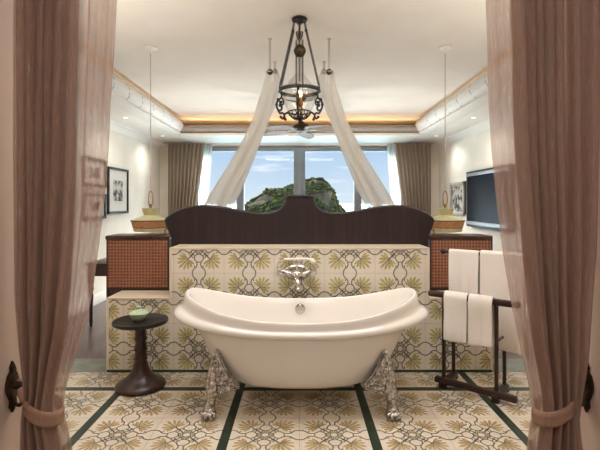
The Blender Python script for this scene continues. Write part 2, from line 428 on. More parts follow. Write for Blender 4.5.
# bolster mouldings along the tray edge
m = MB()
def roll(mb, p0, p1, R, pitch, twist):
    p0, p1 = Vector(p0), Vector(p1); d = p1-p0; L = d.length; d.normalize(); n = 24
    side = d.cross(Vector((0, 0, 1))).normalized(); ns = int(L/.02); vs = []; fs = []; mm = []
    for i in range(ns+1):
        s_ = i*L/ns
        for k in range(n):
            a = 2*PI*k/n; ph = (s_/pitch+.12*math.sin(a+twist)) % 1
            g = min(ph, 1-ph)*pitch; r = R*(1-.05*math.exp(-(g/.014)**2))
            vs.append(p0+d*s_+(side*math.cos(a)+Vector((0, 0, 1))*math.sin(a))*r)
    for i in range(ns):
        for k in range(n):
            fs.append((i*n+k, i*n+(k+1) % n, (i+1)*n+(k+1) % n, (i+1)*n+k))
            a = 2*PI*(k+.5)/n; ph = ((i+.5)*L/ns/pitch+.12*math.sin(a+twist)) % 1; mm.append(1 if min(ph, 1-ph)*pitch < .006 else 0)
    o = len(mb.v); mb.v += [tuple(v) for v in vs]
    for f, q in zip(fs, mm): mb.f.append([o+x for x in f]); mb.m.append(q)
for i, s in enumerate((-1, 1)):
    m = MB(); roll(m, (s*2.065, 1.65, 2.638), (s*2.065, 7.34, 2.638), .122, .42, 0 if s < 0 else PI)
    m.box(min(s*1.985, s*2.19), max(s*1.985, s*2.19), 1.62, 7.34, ZS-.006, ZS+.02, .004, mi=2)
    struct('trim_%d' % (3+i), m, [M['weave'], M['seamd'], M['white']], angle=60)
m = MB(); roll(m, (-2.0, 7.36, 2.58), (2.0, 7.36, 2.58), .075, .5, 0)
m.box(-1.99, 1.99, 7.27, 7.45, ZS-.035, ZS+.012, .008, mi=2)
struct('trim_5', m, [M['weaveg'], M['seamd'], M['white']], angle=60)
# cove light strips
def cove(name, x0, x1, y0, y1, z, label):
    t = thing(name, ((x0+x1)/2, (y0+y1)/2, z), label, 'light strip', 'warm light strips in the ceiling cove')
    MB().box(x0, x1, y0, y1, z, z+.015).build('channel', M['white'], t)
    MB().box(x0+.006, x1-.006, y0+.006, y1-.006, z+.0152, z+.019).build('diffuser', M['led'], t)
cove('cove_light_strip', -2.32, -2.28, 1.8, 7.3, 2.60, 'warm light strip hidden in the cove above the left rolled moulding')
cove('cove_light_strip', 2.28, 2.32, 1.8, 7.3, 2.60, 'warm light strip hidden in the cove above the right rolled moulding')
cove('cove_light_strip', -2.1, 2.1, 7.55, 7.59, 2.60, 'warm light strip hidden in the cove above the window wall moulding')
def area(name, loc, rot, sx, sy, e, col=(1, .9, .78)):
    l = bpy.data.lights.new(name, 'AREA'); l.shape = 'RECTANGLE'; l.size = sx; l.size_y = sy; l.energy = e; l.color = col
    o = bpy.data.objects.new(name, l); C.objects.link(o); o.location = loc; o.rotation_euler = rot; return o
COVE = (1, .62, .34)
area('cove_glow', (-2.3, 4.55, 2.625), (PI, 0, 0), .03, 5.4, 11, COVE)
area('cove_glow', (2.3, 4.55, 2.625), (PI, 0, 0), .03, 5.4, 11, COVE)
area('cove_glow', (0, 7.57, 2.625), (PI, 0, 0), 4.1, .03, 10, COVE)

# --- windows
m = MB()
y0, y1 = 8.40, 8.50
m.box(-WX, WX, y0, y1, 2.34, WZ1, .004); m.box(-WX, WX, y0, y1, WZ0, .2, .004)
m.box(-WX, -WX+.07, y0, y1, WZ0, WZ1, .004); m.box(WX-.07, WX, y0, y1, WZ0, WZ1, .004)
m.box(-.11, .11, y0-.04, y1+.02, WZ0, WZ1, .004)
m.box(-.05, .05, y0-.055, y0-.03, WZ0, 2.34, .004)
for x in (-1.14, 1.12): m.box(x-.07, x+.07, y0, y1, WZ0, 2.4, .004)
wf = struct('window_1', m, M['wingrey'])
for a, b in ((-1.95, -1.21), (-1.07, -.11), (.11, 1.05), (1.19, 1.95)):
    MB().box(a, b, 8.445, 8.455, .2, 2.34).build('pane', M['pane'], wf)

# ================================================================== OUTSIDE
m = MB(); N = 40
m.box(-3000, 3000, 12, 9000, -20.5, -20)
struct('sea', m, M['seawater'])
isl = thing('island', (4, 205, -20), 'steep rocky island covered in green trees in the sea beyond the window', 'island')
prof = [(244, 208), (250, 201), (258, 196), (268, 191), (280, 188.5), (290, 186), (300, 181), (307, 178.5), (314, 177.5), (321, 178), (327, 182), (331, 188), (335, 196), (339, 204), (343, 210), (350, 220)]
D0 = 205
def ridge(x):
    px = x*F/D0+HX
    if px <= prof[0][0]: return EYE-(208-HY)*D0/F-(prof[0][0]-px)*.5
    for (a, ya), (b, yb) in zip(prof, prof[1:]):
        if a <= px <= b: return EYE-((ya+(yb-ya)*(px-a)/(b-a))-HY)*D0/F
    return EYE-(220-HY)*D0/F-(px-350)*1.2
nx, ny = 110, 44; vs = []; fs = []
X0, X1 = -34, 30
for j in range(ny+1):
    for i in range(nx+1):
        x = X0+(X1-X0)*i/nx; v = -1+2*j/ny; y = D0+v*20
        h = ridge(x); fall = (1-abs(v)**2.2)
        nz = noise.fractal(Vector((x*.16, y*.16, 3)), 1, 2, 5)*2.0+noise.fractal(Vector((x*.6, y*.6, 9)), 1, 2, 3)*.5
        z = -20.4+(h+20.4)*max(0, fall)**.55+nz*min(1, fall*2)-.9
        vs.append((x+noise.noise(Vector((x*.3, y*.3, z*.3)))*1.2, y, z))
for j in range(ny):
    for i in range(nx): a = j*(nx+1)+i; fs.append((a, a+1, a+nx+2, a+nx+1))
g = MB(); g.add(vs, fs); g.build('rock', M['rock'], isl, angle=180)
m = MB(); rnd = random.Random(3)
for k in range(3600):
    i = rnd.randrange(2, nx-1); j = rnd.randrange(0, ny//2+6); p = Vector(vs[j*(nx+1)+i])
    if p.z < -9 or (noise.noise(p*.15) < -.22 and p.z < ridge(p.x)-1.2): continue
    r = rnd.uniform(.35, .95); pts = []
    t = MB(); t.ball((0, 0, 0), 1, n=5)
    m.add([(p.x+v[0]*r*(1+.35*noise.noise(Vector(v)*2+p)), p.y+v[1]*r, p.z+.15+v[2]*r*.75*(1+.4*noise.noise(Vector(v)*2.4+p))) for v in t.v], t.f)
tag(m.build('tree_cover', M['foliage'], isl, angle=180), kind='stuff', label='green bushy tree cover on the island')

# ================================================================== BATHTUB
TC = Vector((.01, 3.015, 0))
t = thing('bathtub', TC, 'white freestanding roll-top bathtub on ornate silver claw feet in front of the tiled wall', 'bathtub')
rows = [(.02, .01, .20, 0), (.40, .15, .20, 0), (.50, .215, .215, 0), (.575, .265, .28, 0), (.65, .298, .42, .03), (.728, .324, .55, .10), (.752, .337, .595, .13),
        (.768, .347, .612, .138), (.782, .354, .614, .138), (.793, .360, .602, .134), (.799, .362, .578, .12), (.806, .364, .562, .105),
        (.818, .368, .555, .098), (.840, .378, .553, .09), (.860, .386, .545, .082), (.868, .390, .532, .076), (.860, .384, .519, .072),
        (.83, .372, .513, .07), (.775, .357, .508, .066), (.735, .347, .495, .06), (.695, .338, .45, .04), (.66, .328, .39, .015), (.61, .31, .31, 0), (.555, .285, .235, 0), (.50, .255, .182, 0), (.44, .22, .152, 0), (.36, .17, .142, 0), (.02, .01, .14, 0)]
n = 72; vs = []; fs = []
for a, b, z, rs in rows:
    e2 = 2/2.35
    for i in range(n):
        th = 2*PI*i/n; c, s_ = math.cos(th), math.sin(th)
        x = a*math.copysign(abs(c)**e2, c); y = b*math.copysign(abs(s_)**e2, s_)
        vs.append(TC+Vector((x, y, z+rs*abs(x/a)**2.6)))
for k in range(len(rows)-1):
    for i in range(n): j = (i+1) % n; fs.append((k*n+i, k*n+j, (k+1)*n+j, (k+1)*n+i))
fs += [tuple(range(n)), tuple(range((len(rows)-1)*n, len(rows)*n))]
m = MB(); m.add(vs, fs); sub(m.build('tub_shell', M['tub'], t, angle=180))
m = MB(); m.lathe((TC.x-.005, TC.y+.316, .538), [(.001, -.014), (.025, -.014), (.036, -.009), (.04, 0), (.036, .012), (.001, .012)], 24, axis='y')
tag(m.build('overflow_cap', M['chromes'], t), label='round chrome overflow cap')
m = MB(); m.lathe((TC.x, TC.y, .2), [(.001, .006), (.03, .006), (.034, .002), (.034, -.002)], 24); m.build('drain', M['chromes'], t)
def claw(sx, sy):
    m = MB()
    X = lambda x: TC.x+sx*x
    Y = lambda d: TC.y-sy*d      # d: distance from tub centre towards the front
    path = [(.535, .225, .385), (.552, .245, .345), (.560, .262, .29), (.563, .272, .235), (.560, .28, .19), (.560, .278, .15), (.563, .270, .115), (.570, .270, .08), (.574, .275, .05), (.574, .285, .03)]
    pts = cat_spline([(X(a), Y(b), c) for a, b, c in path], 4)
    rr0 = [.014, .020, .026, .032, .038, .034, .027, .031, .040, .038]
    rr = []
    for i in range(len(rr0)-1):
        for k in range(4): rr.append(rr0[i]+(rr0[i+1]-rr0[i])*k/4)
    rr.append(rr0[-1]); m.tube(pts, rr, 16)
    m.ball((X(.533), Y(.222), .39), .024, n=8)
    # ornate apron that hugs the tub
    A = [(.532, .392), (.552, .36), (.566, .31), (.580, .25), (.590, .20), (.582, .165), (.53, .152), (.46, .165), (.392, .182), (.418, .215), (.455, .262), (.488, .315), (.51, .365)]
    q = len(A); fy_ = lambda x, z: .285-(.585-x)*.16-(z-.2)*.16
    vs = [(X(x), Y(fy_(x, z)-.05), z) for x, z in A]+[(X(x), Y(fy_(x, z)), z) for x, z in A]
    cxa, cza = .52, .24; vs += [(X(cxa), Y(fy_(cxa, cza)+.016), cza)]
    m.add(vs, [tuple(range(q))]+[(i, (i+1) % q, q+(i+1) % q, q+i) for i in range(q)]+[(q+i, q+(i+1) % q, 2*q) for i in range(q)])
    m.tube([(X(x), Y(fy_(x, z)+.003), z) for x, z in A], .0075, 6, True)
    # raised acanthus scrolls on the apron
    def sc(cx, cz, R, a0, tr, w):
        pt = [(X(cx+R*(1-k/14*.8)*math.cos(a0+tr*k/14)), Y(fy_(cx, cz)+.012), cz+R*(1-k/14*.8)*math.sin(a0+tr*k/14)) for k in range(15)]
        m.tube(pt, [w*1.15*(1-.04*k) for k in range(15)], 6)
    for cx, cz, R, a0, tr in ((.538, .335, .022, 0, 7), (.525, .285, .024, 2, -7), (.557, .262, .022, 1, 7), (.492, .262, .018, 3, -7), (.525, .23, .026, 0, 7), (.563, .207, .022, 4, 7), (.48, .212, .022, 0, -7), (.435, .195, .016, 1, 6), (.53, .182, .020, 2, 7)):
        sc(cx, cz, R, a0, tr, .0075)
    # paw: pad and four knuckled toes with claws
    m.ball((X(.574), Y(.285), .03), .04, (1.15, 1.1, .72), n=8)
    for k in range(4):
        a = math.radians(-58+k*38); dx, dy = math.sin(a)*.9, math.cos(a)
        p0 = Vector((X(.574+dx*.02), Y(.29+dy*.018), .036)); p1 = Vector((X(.574+dx*.043), Y(.29+dy*.034), .030)); p2 = Vector((X(.574+dx*.052), Y(.29+dy*.044), .012))
        m.tube(cat_spline([p0, p1, p2], 4), [.014, .0155, .016, .016, .0165, .015, .013, .012, .009], 8)
        m.tube([p2, p2+(p2-p1)*.4+Vector((0, 0, -.001))], [.007, .003], 6)
    return m.build('claw_foot', M['chrome'], t, angle=60)
for sx in (-1, 1):
    for sy in (1, -1): claw(sx, sy)

# ================================================================== WALL MIXER
fz = lambda y: EYE-(y-HY)*WY/F
fxx = lambda x: (x-HX)*(WY-.08)/F
t = thing('bath_mixer', (-.02, WY, .78), 'ornate silver bath mixer with cradled hand shower on the tiled wall', 'faucet')
m = MB()
m.lathe((-.02, WY-.002, .80), [(.001, -.03), (.05, -.03), (.062, -.02), (.07, -.006), (.07, 0)], 28, axis='y', sc=(1.5, 1))
for s in (-1, 1):
    m.tube(cat_spline([(-.02+s*.02, WY-.05, .775), (-.02+s*.08, WY-.05, .80), (-.02+s*.125, WY-.045, .815)], 5), [.014, .015, .016, .016, .016, .015, .015, .014, .013, .012, .011], 12)
    m.lathe((-.02+s*.10, WY-.002, .80), [(.001, -.06), (.012, -.06), (.014, -.02), (.03, -.012), (.03, 0)], 16, axis='y')
m.ball((-.02, WY-.06, .79), .036, (1.35, .8, .75), n=10)
m.build('mixer_body', M['chromes'], t)
for s in (-1, 1):
    m = MB(); c = Vector((-.02+s*.14, WY-.045, .818)); m.ball(c, .011, n=8)
    for a in (0, PI/2, PI, 3*PI/2):
        q = c+Vector((s*.012, math.cos(a)*.026, math.sin(a)*.026)); m.tube([c+Vector((s*.008, 0, 0)), q], .005, 6); m.ball(q, .008, n=6)
    m.build('cross_handle', M['chromes'], t)
m = MB(); m.tube(cat_spline([(-.02, WY-.07, .78), (-.018, WY-.13, .765), (-.012, WY-.165, .735), (-.01, WY-.17, .70)], 5), [.018]*6+[.016]*6+[.0145]*4, 12); m.ring((-.01, WY-.17, .70), .0145, .004, 16, 6); m.build('spout', M['chromes'], t)
m = MB(); m.tube(cat_spline([(-.02, WY-.055, .82), (-.02, WY-.06, .86), (-.02, WY-.065, .885)], 4), .009, 10)
m.tube(cat_spline([(-.07, WY-.075, .905), (-.05, WY-.07, .888), (-.02, WY-.07, .884), (.01, WY-.07, .888), (.03, WY-.075, .905)], 4), .006, 8); m.build('cradle', M['chromes'], t)
m = MB(); m.tube([(-.12, WY-.08, .908), (-.10, WY-.08, .908), (.05, WY-.08, .910)], [.008, .011, .0115], 12)
m.tube([(.05, WY-.08, .910), (.085, WY-.08, .905), (.10, WY-.08, .895)], [.01, .012, .024], 14); m.ball((.105, WY-.08, .89), .026, (1, 1, .7), n=8)
tag(m.build('hand_shower', M['whiteplastic'], t), label='white handled hand shower')
m = MB(); m.tube(cat_spline([(-.12, WY-.08, .908), (-.165, WY-.075, .88), (-.17, WY-.06, .82), (-.14, WY-.05, .785), (-.08, WY-.05, .775)], 6), .006, 8); m.build('hose', M['chromes'], t)

# ================================================================== SIDE TABLE + DISH
t = thing('side_table', (-1.163, 3.2, 0), 'small round dark wooden pedestal table left of the bathtub', 'side table')
c = (-1.163, 3.2, 0)
m = MB(); m.lathe(c, [(.001, .001), (.17, .001), (.178, .012), (.176, .024), (.165, .036), (.132, .054), (.10, .078), (.074, .108), (.057, .145), (.048, .18), (.045, .2), (.051, .208), (.046, .218), (.041, .25), (.042, .265), (.049, .273), (.049, .281), (.041, .292), (.038, .33), (.041, .342), (.048, .35), (.048, .36), (.04, .372), (.038, .41), (.042, .43), (.055, .445), (.07, .455), (.07, .46)], 40)
m.build('pedestal', M['darkwood'], t, angle=50)
m = MB(); m.lathe(c, [(.001, .458), (.15, .458), (.182, .464), (.194, .472), (.196, .482), (.194, .491), (.187, .493), (.18, .486), (.001, .486)], 56); m.build('tabletop', M['black'], t, angle=50)
c = (-1.175, 3.2, .4865)
t = thing('lidded_dish', c, 'small pale green lidded dish standing on the dark side table', 'dish')
m = MB(); m.lathe((c[0], c[1], c[2]), [(.001, .0), (.035, .0), (.04, .004), (.058, .02), (.068, .04), (.07, .05), (.066, .052)], 32); m.build('bowl', M['greenglaze'], t, angle=50)
m = MB(); m.lathe((c[0], c[1], c[2]), [(.073, .051), (.074, .056), (.06, .068), (.035, .078), (.016, .082), (.012, .088), (.018, .097), (.012, .106), (.001, .108)], 32); m.build('lid', M['greenglaze'], t, angle=50)

# ================================================================== CABINETS, HEADBOARD
def cabinet(x0, x1, label):
    t = thing('rattan_cabinet', ((x0+x1)/2, 3.85, 0), label, 'cabinet', 'rattan fronted cabinets flanking the headboard')
    y0, y1, z1 = 3.782, 4.05, 1.062
    m = MB(); m.box(x0, x1, y0+.006, y1, 0, z1-.035, .006); m.box(x0, x0+.014, y0-.002, y0+.02, .03, z1-.03, .003); m.box(x1-.014, x1, y0-.002, y0+.02, .03, z1-.03, .003)
    m.box(x0, x1, y0-.002, y0+.02, .03, .06, .003); m.box(x0, x1, y0-.002, y0+.02, .595, .615, .003); m.build('carcass', M['darkwood'], t)
    MB().box(x0+.014, x1-.014, y0+.001, y0+.012, .615, z1-.035).build('rattan_panel', M['rattan'], t)
    m = MB(); m.box(x0-.008, x1, y0-.006, y1+.01, z1-.036, z1, .007); m.build('cabinet_top', M['darkwood'], t)
cabinet(-1.672, -1.13, 'rattan fronted dark wood cabinet left of the headboard, behind the side table')
cabinet(1.13, 1.672, 'rattan fronted dark wood cabinet right of the headboard, behind the towel rack')
K = 3.80/F
half = [(311.5, 196.7), (312.5, 203), (319, 210.5), (328, 213.7), (340, 214.2), (356, 212), (372, 209), (390, 207), (404, 207.3), (417, 210.5), (427, 215), (433, 220)]
half = [((x-HX)*K, EYE-(y-HY)*K) for x, y in half]
hs = [tuple(v)[:2] for v in cat_spline([(x, z, 0) for x, z in half], 5)]
side = [(1.14, 1.135), (1.118, 1.09), (1.112, 1.05), (1.110, .95), (1.110, .002)]
R = hs+side
outline = R+[(-x, z) for x, z in R[::-1]]
t = thing('bed', (0, 3.81, 0), 'bed whose long dark wooden headboard with scrolled top edge rises above the tiled half wall', 'bed')
m = MB(); m.box(-.98, .98, 3.86, 5.95, .12, .34, .02); m.build('bed_base', M['darkwood'], t)
for bx in (-.9, .9):
    for by in (3.95, 5.85): MB().lathe((bx, by, 0), [(.001, 0), (.03, 0), (.04, .12), (.001, .12)], 16).build('leg', M['darkwood'], t)
m = MB(); m.box(-.96, .96, 3.88, 5.92, .34, .60, .05); m.build('mattress', M['towel'], t)
m = MB(); m.box(-1.0, 1.0, 4.5, 5.96, .36, .66, .05); m.build('duvet', M['towel'], t)
for bx in (-.5, .5): sub(MB().box(bx-.38, bx+.38, 3.92, 4.35, .60, .76, .06).build('pillow', M['towel'], t))
m = MB(); m.prism_xz(outline, 3.782, 3.83); m.build('headboard', M['headwood'], t, smooth=False)
m = MB(); path = [(x, 3.806, z) for x, z in outline if z > 1.0]; m.tube(path, .017, 8); m.build('edge_moulding', M['headtrim'], t, angle=60)
m = MB(); cx = 0; m.box(-.105, .105, 3.775, 3.838, 1.385, 1.415, .008); m.build('crest_cap', M['headtrim'], t)
# small brass reading lights at the headboard ends
def reading(s, label):
    t = thing('reading_light', (s*1.2, 3.86, 1.062), label, 'lamp', 'bedside reading lights')
    m = MB(); m.lathe((s*1.2, 3.90, 1.062), [(.001, 0), (.022, 0), (.022, .008), (.008, .014), (.001, .014)], 16); m.build('base', M['brass'], t)
    m = MB(); m.tube(cat_spline([(s*1.2, 3.9, 1.07), (s*1.2, 3.9, 1.10), (s*1.18, 3.88, 1.115), (s*1.14, 3.86, 1.10)], 5), .005, 8); m.build('arm', M['brass'], t)
    m = MB(); m.tube([(s*1.15, 3.865, 1.105), (s*1.12, 3.855, 1.085)], [.008, .016], 12); m.build('lamp_head', M['brass'], t)
reading(-1, 'tiny brass reading light on top of the left rattan cabinet'); reading(1, 'tiny brass reading light on top of the right rattan cabinet')

# ================================================================== PENDANT LAMPS
def pendant(x, label):
    y = 4.08; t = thing('pendant_lamp', (x, y, ZC), label, 'pendant lamp', 'green rattan bedside pendants')
    m = MB(); m.lathe((x, y, ZC), [(.001, -.001), (.062, -.001), (.06, -.012), (.04, -.02), (.014, -.035), (.008, -.055), (.001, -.055)], 28); m.build('ceiling_rose', M['whiteplastic'], t, angle=50)
    MB().tube([(x, y, ZC-.05), (x, y, 1.44)], .0045, 8).build('cord', M['chain'], t)
    m = MB(); pts = [(x+.020*math.sin(a), y, 1.365+.078*math.cos(a)) for a in [2*PI*k/24 for k in range(24)]]; m.tube(pts, .0042, 8, True); m.build('loop_handle', M['brass'], t)
    MB().lathe((x, y, 0), [(.001, 1.32), (.012, 1.318), (.012, 1.28), (.02, 1.275)], 16).build('stem', M['brass'], t)
    m = MB(); m.lathe((x, y, 0), [(.001, 1.272), (.055, 1.272), (.076, 1.282), (.079, 1.279), (.06, 1.218), (.066, 1.212), (.172, 1.170)], 12); m.build('upper_shade', M['lgreen'], t, angle=8)
    m = MB(); m.lathe((x, y, 0), [(.172, 1.170), (.178, 1.167), (.174, 1.160), (.158, 1.104), (.152, 1.100)], 12); m.ring((x, y, 1.167), .175, .0045, 12, 6, mi=1); m.ring((x, y, 1.102), .156, .0035, 12, 6, mi=1); m.build('rattan_band', [M['ltan'], M['ldark']], t, angle=8)
    m = MB(); m.lathe((x, y, 0), [(.152, 1.100), (.156, 1.094), (.15, 1.068), (.13, 1.066), (.12, 1.072)], 12); m.build('lower_rim', M['lcream'], t, angle=8)
    MB().ball((x, y, 1.165), .028, n=8).build('bulb', M['bulb'], t)
    l = bpy.data.lights.new('pendant_glow', 'POINT'); l.energy = 5; l.color = (1, .75, .5); l.shadow_soft_size = .02
    o = bpy.data.objects.new('pendant_glow', l); C.objects.link(o); o.location = (x, y, 1.19)
    for ch in t.children:
        if ch.name.split('.')[0] in ('loop_handle', 'stem', 'upper_shade', 'rattan_band', 'lower_rim', 'bulb'): ch.location.z += .016
pendant(-1.39, 'green and tan pendant lamp hanging above the left rattan cabinet')
pendant(1.36, 'green and tan pendant lamp hanging above the right rattan cabinet')

# ================================================================== CHANDELIER
cx, cy = 0.0, 3.44; kz = lambda y: EYE-(y-HY)*cy/F
t = thing('chandelier', (cx, cy, ZC), 'dark iron lantern chandelier with etched glass dome and pulley chains hanging above the bathtub', 'chandelier')
m = MB(); m.lathe((cx, cy, ZC), [(.001, -.001), (.05, -.001), (.062, -.008), (.06, -.02), (.03, -.03), (.016, -.05), (.001, -.055)], 28); m.build('ceiling_rose', M['iron'], t)
zr = kz(91)
for k in range(3):
    a = math.radians((188, -8, 90)[k]); ex, ey = cx+.155*math.cos(a), cy+.155*math.sin(a)
    m = MB(); m.chainlinks((cx+.04*math.cos(a), cy+.04*math.sin(a), ZC-.02), (cx+.052*math.cos(a), cy+.052*math.sin(a), kz(30)), t=.0036, w=.0088)
    m.chainlinks((cx+.052*math.cos(a), cy+.052*math.sin(a), kz(30)), (ex, ey, zr+.03), t=.0036, w=.0088)
    m.ball((cx+.052*math.cos(a), cy+.052*math.sin(a), kz(31)), .012, n=6); m.ball((ex, ey, zr+.02), .01, n=6)
    m.build('chain', M['iron'], t)
m = MB(); m.chainlinks((cx-.055+.01, cy+.01, kz(30)), (cx-.14, cy-.03, zr+.04), t=.0034, w=.008); m.build('chain', M['iron'], t)
m = MB(); m.tube([(cx, cy, ZC-.05), (cx, cy, kz(37))], .005, 6); m.ring((cx, cy, kz(36)), .014, .004, 16, 6, 'y'); m.ring((cx-.018, cy, kz(33)), .01, .003, 12, 6, 'y'); m.ring((cx+.018, cy, kz(33)), .01, .003, 12, 6, 'y')
for s in (-1, 1): m.tube([(cx+s*.018, cy, kz(31)), (cx+s*.024, cy, kz(36)), (cx+s*.008, cy, kz(40))], .004, 6)
m.build('pulley', M['iron'], t)
m = MB(); m.ball((cx+.003, cy, kz(51)), .047, (1, 1, 1.08), n=14); m.ring((cx+.003, cy, kz(51)), .048, .003, 24, 6); m.build('counterweight', M['bronze'], t)
for s in (-1, 1):
    m = MB(); m.chainlinks((cx+s*.024, cy, kz(40)), (cx+s*.024, cy, kz(88)), t=.0034, w=.0075); m.build('chain', M['iron'], t)
m = MB(); m.lathe((cx, cy, 0), [(.152, zr+.012), (.158, zr+.012), (.160, zr), (.158, zr-.014), (.152, zr-.014), (.15, zr), (.152, zr+.012)], 48)
for k in range(36):
    a = 2*PI*k/36; m.ball((cx+.158*math.cos(a), cy+.158*math.sin(a), zr+.014), .0055, n=4)
m.build('upper_ring', M['iron'], t)
m = MB(); m.lathe((cx, cy, 0), [(.03, kz(72)), (.045, kz(76)), (.085, kz(82)), (.115, kz(89)), (.128, kz(96)), (.122, kz(104)), (.095, kz(111)), (.068, kz(114))], 40); m.build('glass_dome', M['cglass'], t, angle=180)
m = MB(); m.ring((cx, cy, kz(98)), .124, .0045, 40, 6)
for k in range(3):
    a = 2*PI*k/3+.5; m.tube([(cx+.124*math.cos(a), cy+.124*math.sin(a), kz(98)), (cx+.02*math.cos(a), cy+.02*math.sin(a), kz(101))], .003, 6)
m.build('burner_ring', M['brass'], t)
m = MB(); m.lathe((cx, cy, 0), [(.001, kz(112)), (.018, kz(112)), (.014, kz(108)), (.03, kz(105)), (.03, kz(102)), (.018, kz(100)), (.02, kz(97.5)), (.001, kz(97.3))], 24); m.build('burner', M['brass'], t)
m = MB(); m.lathe((cx, cy, 0), [(.001, kz(97.5)), (.014, kz(97)), (.022, kz(95)), (.019, kz(92.5)), (.008, kz(90.8)), (.001, kz(90.4))], 16); m.build('bulb', M['bulb'], t)
m = MB()      # open bowl basket under the dome
for z, r, w in ((kz(112), .088, .005), (kz(116), .072, .003), (kz(119), .045, .004)): m.ring((cx, cy, z), r, w, 36, 6)
for k in range(16):
    a = 2*PI*k/16; m.tube([(cx+r*math.cos(a+tw), cy+r*math.sin(a+tw), z) for z, r, tw in ((kz(112), .088, 0), (kz(114.5), .084, .1), (kz(117), .066, -.05), (kz(119.2), .042, .05))], .0036, 5)
m.lathe((cx, cy, 0), [(.045, kz(118.6)), (.035, kz(120)), (.014, kz(120.6)), (.001, kz(120.8))], 20)
m.build('bowl_basket', M['iron'], t)
m = MB(); m.lathe((cx, cy, 0), [(.001, kz(120.2)), (.012, kz(120.8)), (.008, kz(121.6)), (.016, kz(122.6)), (.008, kz(123.6)), (.001, kz(124.2))], 16); m.build('finial', M['bronze'], t)
for k in range(4):
    a = math.radians((175, 5, 265, 85)[k]); d = Vector((math.cos(a), math.sin(a), 0)); m = MB()
    P3 = lambda r, y: Vector((cx, cy, 0))+d*r+Vector((0, 0, kz(y)))
    m.tube(cat_spline([P3(.158, 90.5), P3(.142, 94), P3(.146, 97.5), P3(.168, 99.5), P3(.182, 104), P3(.172, 109), P3(.15, 110), P3(.14, 107), P3(.155, 105)], 5), .0085, 6)
    m.tube(cat_spline([P3(.146, 97), P3(.128, 100), P3(.13, 104), P3(.146, 104), P3(.145, 101)], 5), .007, 6)
    m.tube(cat_spline([P3(.172, 109), P3(.155, 113), P3(.135, 112.5), P3(.12, 115), P3(.132, 118.5), P3(.148, 117)], 5), .008, 6)
    m.tube(cat_spline([P3(.088, 112), P3(.105, 113), P3(.12, 115), P3(.112, 119)], 5), .008, 6)
    m.tube(cat_spline([P3(.168, 99.5), P3(.155, 101.5), P3(.162, 103)], 4), .006, 6)
    for r_, y_ in ((.155, 105), (.145, 101.5), (.148, 116.7), (.112, 119.2), (.158, 91), (.17, 99), (.182, 104)): m.ball(P3(r_, y_), .012, n=6)
    m.build('scroll_bracket', M['iron'], t)
l = bpy.data.lights.new('chandelier_bulb', 'POINT'); l.energy = 10; l.color = (1, .75, .45); l.shadow_soft_size = .02
o = bpy.data.objects.new('chandelier_bulb', l); C.objects.link(o); o.location = (cx, cy, kz(95))

# ================================================================== BED CANOPY DRAPES
def canopy(s, yy, x0, zk, name, label, pts, nf=5, km='darkwood'):
    t = thing(name, (x0*s, yy, ZC), label, 'canopy drape', 'white bed canopy drapes')
    m = MB(); m.lathe((s*x0, yy, ZC), [(.001, -.001), (.018, -.001), (.016, -.008), (.004, -.012), (.001, -.012)], 14)
    m.chainlinks((s*x0, yy, ZC-.01), (s*x0, yy, zk+.02), L=.034, w=.009, t=.004); m.build('hanging_chain', M['chain'], t)
    MB().ball((s*x0, yy, zk), .027, n=10).build('knob', M[km], t)
    sp = cat_spline([p[:3] for p in pts], 8); wd = []
    for i in range(len(pts)-1):
        for k in range(8): wd.append(pts[i][3]+(pts[i+1][3]-pts[i][3])*k/8)
    wd.append(pts[-1][3]); vs = []; fs = []; nn = 48
    for i, (p, w) in enumerate(zip(sp, wd)):
        tt = (sp[min(i+1, len(sp)-1)]-sp[max(i-1, 0)]).normalized(); u = Vector((tt.z, 0, -tt.x)); u.normalize()
        for k in range(nn+1):
            f = k/nn; off = (f-.5)*w; dep = .085*w*math.sin(f*2*PI*nf+.3*math.sin(i*.05))
            q = p+u*off+Vector((0, dep, 0)); vs.append((q.x*s, q.y, q.z))
    for i in range(len(sp)-1):
        for k in range(nn): a = i*(nn+1)+k; fs.append((a, a+1, a+nn+2, a+nn+1))
    m = MB(); m.add(vs, fs); m.build('drape_fabric', M['wsheer'], t, angle=180)
    m = MB(); p = sp[1]; m.ring((p.x*s, p.y, p.z), .026, .008, 16, 6); m.build('gather_tie', M['wsheer'], t)
q = lambda px, y, d: ((px-HX)*d/F, d, EYE-(y-HY)*d/F)
dr = [q(330, 71, 3.87)+(.045,), q(331, 85, 3.88)+(.085,), q(333.5, 100, 3.9)+(.125,), q(341, 125, 3.92)+(.135,), q(353, 150, 3.95)+(.145,), q(367, 175, 3.98)+(.16,), q(381, 200, 4.0)+(.185,), q(392, 222, 4.03)+(.19,), q(400, 250, 4.05)+(.17,), q(402, 330, 4.06)+(.15,)]
for s, w in ((-1, 'left'), (1, 'right')):
    canopy(s, 3.87, .262, 2.505, 'bed_canopy_drape', 'white gathered canopy drape falling to the %s end of the headboard from the front hook' % w, dr, 1.6)
dr2 = [q(324, 72, 4.5)+(.04,), q(322, 82, 4.5)+(.075,), q(327, 100, 4.52)+(.11,), q(340, 130, 4.6)+(.13,), q(352, 160, 4.65)+(.14,), q(365, 190, 4.7)+(.15,), q(378, 215, 4.75)+(.15,), q(385, 260, 4.8)+(.15,)]
for s, w in ((-1, 'left'), (1, 'right')):
    canopy(s, 4.5, .252, 2.70, 'bed_canopy_drape', 'thinner white canopy drape on the rear ceiling hook, half hidden behind the %s front drape' % w, dr2, 1.6, 'chain')

